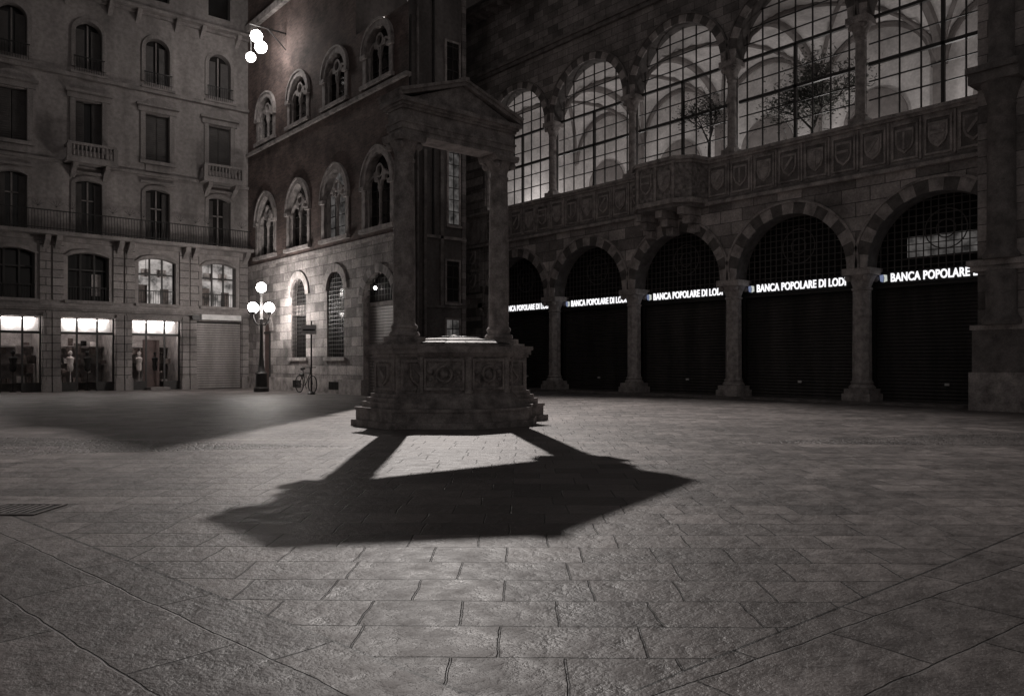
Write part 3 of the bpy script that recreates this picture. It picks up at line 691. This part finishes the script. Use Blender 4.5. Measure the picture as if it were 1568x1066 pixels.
for x in cx:
    for s in(-1,1):
        T.extr(lambda a,b,c:fL(x+s*1.15+b,a,c),[(0,6.279),(.6,6.279),(.5,6.1),(.2,5.9),(0,5.7)],-.1,.1,'ltrim')
        T.extr(lambda a,b,c:fL(x+s*.8+b,a,c),[(0,16.295),(.45,16.295),(.35,16.1),(.1,15.9),(0,15.8)],-.09,.09,'ltrim')
Rl=Lb['iron_balcony_railing']
Rl.box(fL,-4.5,14.2,.68,.71,7.2,7.24,'iron');Rl.box(fL,-4.5,14.2,.68,.71,6.5,6.53,'iron')
for u in frange(-4.5,14.2,.11):
    Rl.tube(fL(u,.695,6.42),fL(u,.76,6.75),.011,.011,'iron',4); Rl.tube(fL(u,.76,6.75),fL(u,.695,7.2),.011,.011,'iron',4)
for x in cx:
    for s in(-1.3,-.75,.75):
        c=fL(x+s,.7,7.35)
        for q in range(5):
            a=R(35+27*q); Rl.tube(c,(c[0]+.28*math.cos(a),c[1]-.05,c[2]+.28*math.sin(a)),.008,.004,'iron',4)
Lb['roof'].box(XYZ,-5,14.3,36.2,50,20,20.4,'asph')
Lb['roof'].box(XYZ,-5,14.3,39,39.2,0,20,'dark')
Lb.done()

# ------------------------------------------------------------------ well
Wg=Group('stone_well_with_aedicule',(9.2,12.7,0))
S_=Wg['steps']
def octo(r,rot=22.5): return [(9.2+r*math.cos(R(rot+45*i)),12.7+r*math.sin(R(rot+45*i))) for i in range(8)]
S_.prism(octo(1.76),0,.11,'wellst',octo(1.75));S_.prism(octo(1.66),.11,.3,'wellst',octo(1.64));S_.prism(octo(1.68),.3,.35,'wellst')
for s in(-1,1):
    a,b=(s*1.16-.74,s*1.16+.74)
    S_.box(fW,a-.0,b,-.72,.72,0,.117,'wellst'); S_.box(fW,a+.07,b-.07,-.65,.65,.117,.3,'wellst'); S_.box(fW,a+.05,b-.05,-.67,.67,.3,.356,'wellst')
Bd=Wg['well_basin']
Bd.prism(octo(1.40),.35,.47,'wellst',octo(1.36));Bd.prism(octo(1.36),.47,.62,'wellst',octo(1.22));Bd.prism(octo(1.18),.62,1.36,'carved')
Bd.prism(octo(1.2),1.3,1.38,'wellst',octo(1.27));Bd.prism(octo(1.29),1.38,1.5,'wellst')
for i in range(8):
    a=R(22.5+45*i); x,y=9.2+1.17*math.cos(a),12.7+1.17*math.sin(a)
    Bd.lathe(XYZ,x,y,[(.08,.62),(.07,.7),(.06,1.22),(.09,1.3)],'wellst',8)
    m=R(45+45*i); ap=1.18*math.cos(R(22.5)); ux,uy=-math.sin(m),math.cos(m)
    fo=lambda u,d,z:(9.2+(ap+d)*math.cos(m)+u*ux,12.7+(ap+d)*math.sin(m)+u*uy,z)
    for (u0,u1,z0,z1) in((-.38,.38,1.22,1.27),(-.38,.38,.68,.73),(-.38,-.34,.73,1.22),(.34,.38,.73,1.22)): Bd.box(fo,u0,u1,0,.035,z0,z1,'wellst')
    pts=[fo(.15*math.cos(t*math.pi/6),.03,.98+.15*math.sin(t*math.pi/6)) for t in range(13)]; Bd.path(pts,.03,'carved',5)
    Bd.sphere(fo(0,.0,.98),.09,'carved',8,6)
    for s in(-1,1): Bd.sphere(fo(s*.26,0,1.02),.06,'carved',8,6); Bd.sphere(fo(s*.27,0,.88),.045,'carved',8,6)
Wg['metal_lid'].lathe(fW,0,0,[(1.12,1.5),(1.12,1.55),(.85,1.62),(.5,1.68),(.2,1.70),(.03,1.705)],'lid',28)
Wg['metal_lid'].lathe(fW,0,0,[(.06,1.70),(.07,1.73),(.02,1.75)],'lid',10)
for i in range(16):
    a=R(22.5*i); Wg['metal_lid'].tube(fW(.2*math.cos(a),.2*math.sin(a),1.705),fW(1.1*math.cos(a),1.1*math.sin(a),1.56),.018,.018,'iron',5)
for rr,zz in((1.1,1.56),(.85,1.625),(.5,1.685)):
    Wg['metal_lid'].path([fW(rr*math.cos(R(15*t)),rr*math.sin(R(15*t)),zz) for t in range(25)],.016,'iron',5)
for s in(-1,1):
    u=s*1.16; Pd=Wg['pedestals']; name=Wg['columns']
    for (h,z0,z1) in((.58,.356,.46),(.52,.46,.54),(.46,.54,.62),(.41,.62,1.3),(.44,1.3,1.36),(.48,1.36,1.45),(.51,1.45,1.53),(.38,1.53,1.58)):
        Pd.box(fW,u-h,u+h,-h*1.0,h*1.0,z0,z1,'wellst')
    for ff in(lambda a,b,c:fW(a+u,.41+b,c),lambda a,b,c:(9.2+u-(.41+b),12.7-a,c),lambda a,b,c:(9.2+u+(.41+b),12.7-a,c)):
        for (u0,u1,z0,z1) in((-.34,.34,1.2,1.25),(-.34,.34,.68,.73),(-.34,-.29,.73,1.2),(.29,.34,.73,1.2)): Pd.box(ff,u0,u1,0,.03,z0,z1,'wellst')
        shield(Pd,ff,0,0,.97,.34,.4,'wellst',1)
    name.box(fW,u-.29,u+.29,-.29,.29,1.58,1.68,'wellst')
    name.lathe(fW,u,0,[(.28,1.68),(.3,1.72),(.28,1.77),(.24,1.79),(.235,1.83),(.26,1.86),(.25,1.9),(.215,1.93),(.208,2.0),(.212,2.8),(.208,3.4),(.198,4.2),(.182,4.98),(.2,5.0),(.2,5.04),(.18,5.06),(.182,5.14),(.22,5.24),(.27,5.33),(.28,5.35)],'wellst',24)
    name.extr(fW,[(u-.28,5.35),(u+.28,5.35),(u+.31,5.42),(u+.31,5.47),(u-.31,5.47),(u-.31,5.42)],-.3,.3,'wellst')
    for a in(-1,1):
        for b in(-1,1): name.sphere(fW(u+a*.2,b*.2,5.28),.075,'wellst',8,6)
En=Wg['entablature']
for (h,dp,z0,z1) in((1.36,.25,5.47,5.57),(1.38,.27,5.57,5.68),(1.40,.29,5.68,5.72),(1.36,.25,5.72,5.94),(1.39,.30,5.94,5.99),(1.42,.35,5.99,6.04),(1.46,.40,6.04,6.12)):
    En.box(fW,-h,h,-dp,dp,z0,z1,'wellst')
Pe=Wg['pediment_roof']
Pe.extr(fW,[(-1.28,6.12),(1.28,6.12),(0,6.62)],-.3,.3,'wellst')
for s in(-1,1):
    for (o0,o1,dp) in((0,.07,.39),(.07,.12,.43)):
        P=[(s*1.46,6.125+o0),(0,6.62+o0),(0,6.62+o1),(s*(1.46+.04),6.125+o1)]
        Pe.extr(fW,P,-dp,dp,'wellst')
Pe.box(fW,-.07,.07,-.44,.44,6.7,6.765,'wellst')
Wg.done()

# ------------------------------------------------------------------ street furniture
SL=Group('street_lamp',(12.8,31.0,0)); f0=lambda u,d,z:(12.8+u,31.0+d,z)
SL['post'].lathe(f0,0,0,[(.3,0),(.3,.15),(.24,.2),(.22,.7),(.26,.75),(.15,.85),(.11,1.1),(.075,1.5),(.06,2.9),(.09,2.95),(.05,3.0),(.04,3.9),(.1,4.0),(.1,4.05)],'iron',16)
for i in range(4):
    a=R(20+90*i); c,s=math.cos(a),math.sin(a)
    pts=[f0(r*c,r*s,z) for r,z in((.03,2.75),(.2,2.72),(.36,2.85),(.44,3.05),(.44,3.2))]; SL['arms'].path(pts,.025,'iron',6)
    SL['arms'].lathe(f0,.44*c,.44*s,[(.05,3.15),(.1,3.2),(.1,3.24)],'iron',10)
    SL['globes'].sphere(f0(.44*c,.44*s,3.42),.2,'globe',12,8)
SL['globes'].sphere(f0(0,0,4.25),.2,'globe',12,8)
SL.done()
WL=Group('wall_bracket_lamp',(14.3,32,14.2))
WL['bracket'].tube((14.3,32,15.3),(12.7,32,15.3),.04,.03,'iron',8); WL['bracket'].tube((14.3,32,14.6),(13.5,32,15.28),.025,.025,'iron',6)
for (x,y,z,r) in((13.0,32.0,14.85,.25),(13.15,31.9,14.4,.25),(12.8,32.1,13.95,.2)):
    WL['globes'].sphere((x,y,z),r,'globeU',12,8); WL['bracket'].tube((x,y,z+r),(x,y,15.3),.015,.015,'iron',5)
WL.done()
FL=Group('floodlight',(18.6,26.9,18.3))
FL['bracket'].tube((18.6,27.2,17.6),(18.6,26.6,18.05),.03,.03,'iron'); FL['bracket'].tube((18.6,27.2,18.05),(18.6,26.6,18.05),.03,.03,'iron')
FL['housing'].box(XYZ,18.35,18.85,26.9,27.15,18.15,18.47,'iron'); FL['housing'].box(XYZ,18.32,18.88,26.5,27.18,18.55,18.58,'iron')
FL.done()
SP=Group('street_sign_post',(13.2,27.3,0))
SP['pole'].tube((13.2,27.3,0),(13.2,27.3,2.75),.03,.03,'iron',8)
fp=lambda u,d,z:(13.17-d,27.3+u,z); fp2=lambda u,d,z:(13.2+u*.76-d*.65,27.3-u*.65-d*.76,z)
SP['plate'].box(fp2,-.36,.2,.03,.05,2.25,2.6,'signp'); SP['plate'].box(fp2,-.3,.15,.051,.054,2.38,2.44,'frame'); SP['base'].lathe(fp,0,-.03,[(.14,0),(.14,.05),(.05,.12)],'iron',10)
SP.done()
BK=Group('bicycle',(13.6,28.6,0)); F=BK['frame']; fk=lambda u,z:(13.6+u*.05,28.6-u,z)
for u in(-.52,.52):
    pts=[fk(u+.33*math.cos(t*math.pi/12),.35+.33*math.sin(t*math.pi/12)) for t in range(25)]
    BK['wheels'].path(pts,.02,'rubber',6)
    for t in range(0,24,2): BK['wheels'].tube(fk(u,.35),pts[t],.003,.003,'lid',3)
bb=(-.05,.3);st=(-.2,.78);hd=(.36,.8)
for a,b in((bb,st),(bb,hd),(st,hd),((-.52,.35),bb),((-.52,.35),st),((.52,.35),hd)): F.tube(fk(*a),fk(*b),.018,.018,'iron',6)
F.tube(fk(*hd),fk(.33,1.0),.015,.015,'iron'); c=fk(.33,1.0); F.tube((c[0]-.28,c[1]+.06,c[2]),(c[0]+.28,c[1]+.06,c[2]),.014,.014,'iron')
F.tube(fk(*st),fk(-.23,.92),.014,.014,'iron'); F.tube(fk(-.34,.94),fk(-.1,.95),.06,.03,'rubber',8); F.tube(fk(-.05,.3),fk(.05,.16),.012,.012,'iron'); F.tube(fk(-.5,.72),fk(-.2,.7),.05,.05,'iron')
BK.done()
DG=Group('drain_grate',(1.1,7.4,0)); fg=lambda u,d,z:(1.05+u*.76-d*.65,7.45-u*.65-d*.76,z)
DG['frame'].box(fg,-.24,.24,-.2,.2,.001,.006,'dark')
for u in frange(-.2,.21,.06): DG['bars'].box(fg,u-.014,u+.014,-.18,.18,.006,.012,'trimd')
for s in(-1,1): DG['rim'].box(fg,-.26,.26,s*.215-.015,s*.215+.015,0,.013,'trimd'); DG['rim'].box(fg,s*.25-.012,s*.25+.012,-.199,.199,0,.0125,'trimd')
DG.done()

# ------------------------------------------------------------------ lights
def light(name,kind,loc,en,col=(1,.93,.88),**k):
    l=bpy.data.lights.new(name,kind); l.energy=en; l.color=col
    for a,v in k.items(): setattr(l,a,v)
    o=bpy.data.objects.new(name,l); o.location=loc; sc.collection.objects.link(o); return o
s=light('floodlight_beam','SPOT',(18.6,26.6,18.3),25000,(1,.935,.895),spot_size=R(58),spot_blend=1.0,shadow_soft_size=.13)
d=Vector((10.2,13.6,0))-Vector(s.location); s.rotation_euler=d.to_track_quat('-Z','Y').to_euler()
for yc in bays:
    light('hall_uplight','POINT',(26.2,yc+.8,8.5),76,(1,.96,.93),shadow_soft_size=.15)

w=bpy.data.worlds.new("World"); sc.world=w; w.use_nodes=True; nt=w.node_tree
bg=nt.nodes['Background']; sky=nt.nodes.new('ShaderNodeTexSky'); sky.sky_type='NISHITA'; sky.sun_disc=False
sky.sun_elevation=R(8); sky.sun_rotation=R(30)
hs=nt.nodes.new('ShaderNodeHueSaturation'); hs.inputs['Saturation'].default_value=.08
mx=nt.nodes.new('ShaderNodeMix'); mx.data_type='RGBA'; mx.blend_type='MULTIPLY'; mx.inputs[0].default_value=1; mx.inputs[7].default_value=(1,.915,.88,1)
nt.links.new(sky.outputs[0],hs.inputs['Color']); nt.links.new(hs.outputs[0],mx.inputs[6]); nt.links.new(mx.outputs[2],bg.inputs[0]); bg.inputs[1].default_value=.033

cam=bpy.data.cameras.new('camera'); co=bpy.data.objects.new('camera',cam); sc.collection.objects.link(co)
co.location=(0,0,1.2); co.rotation_euler=(R(90),0,R(-40.17)); cam.lens=27.55; cam.sensor_width=36; cam.shift_y=.014; cam.clip_end=1000
sc.camera=co
sc.view_settings.view_transform='Standard'; sc.view_settings.look='None'; sc.view_settings.exposure=0
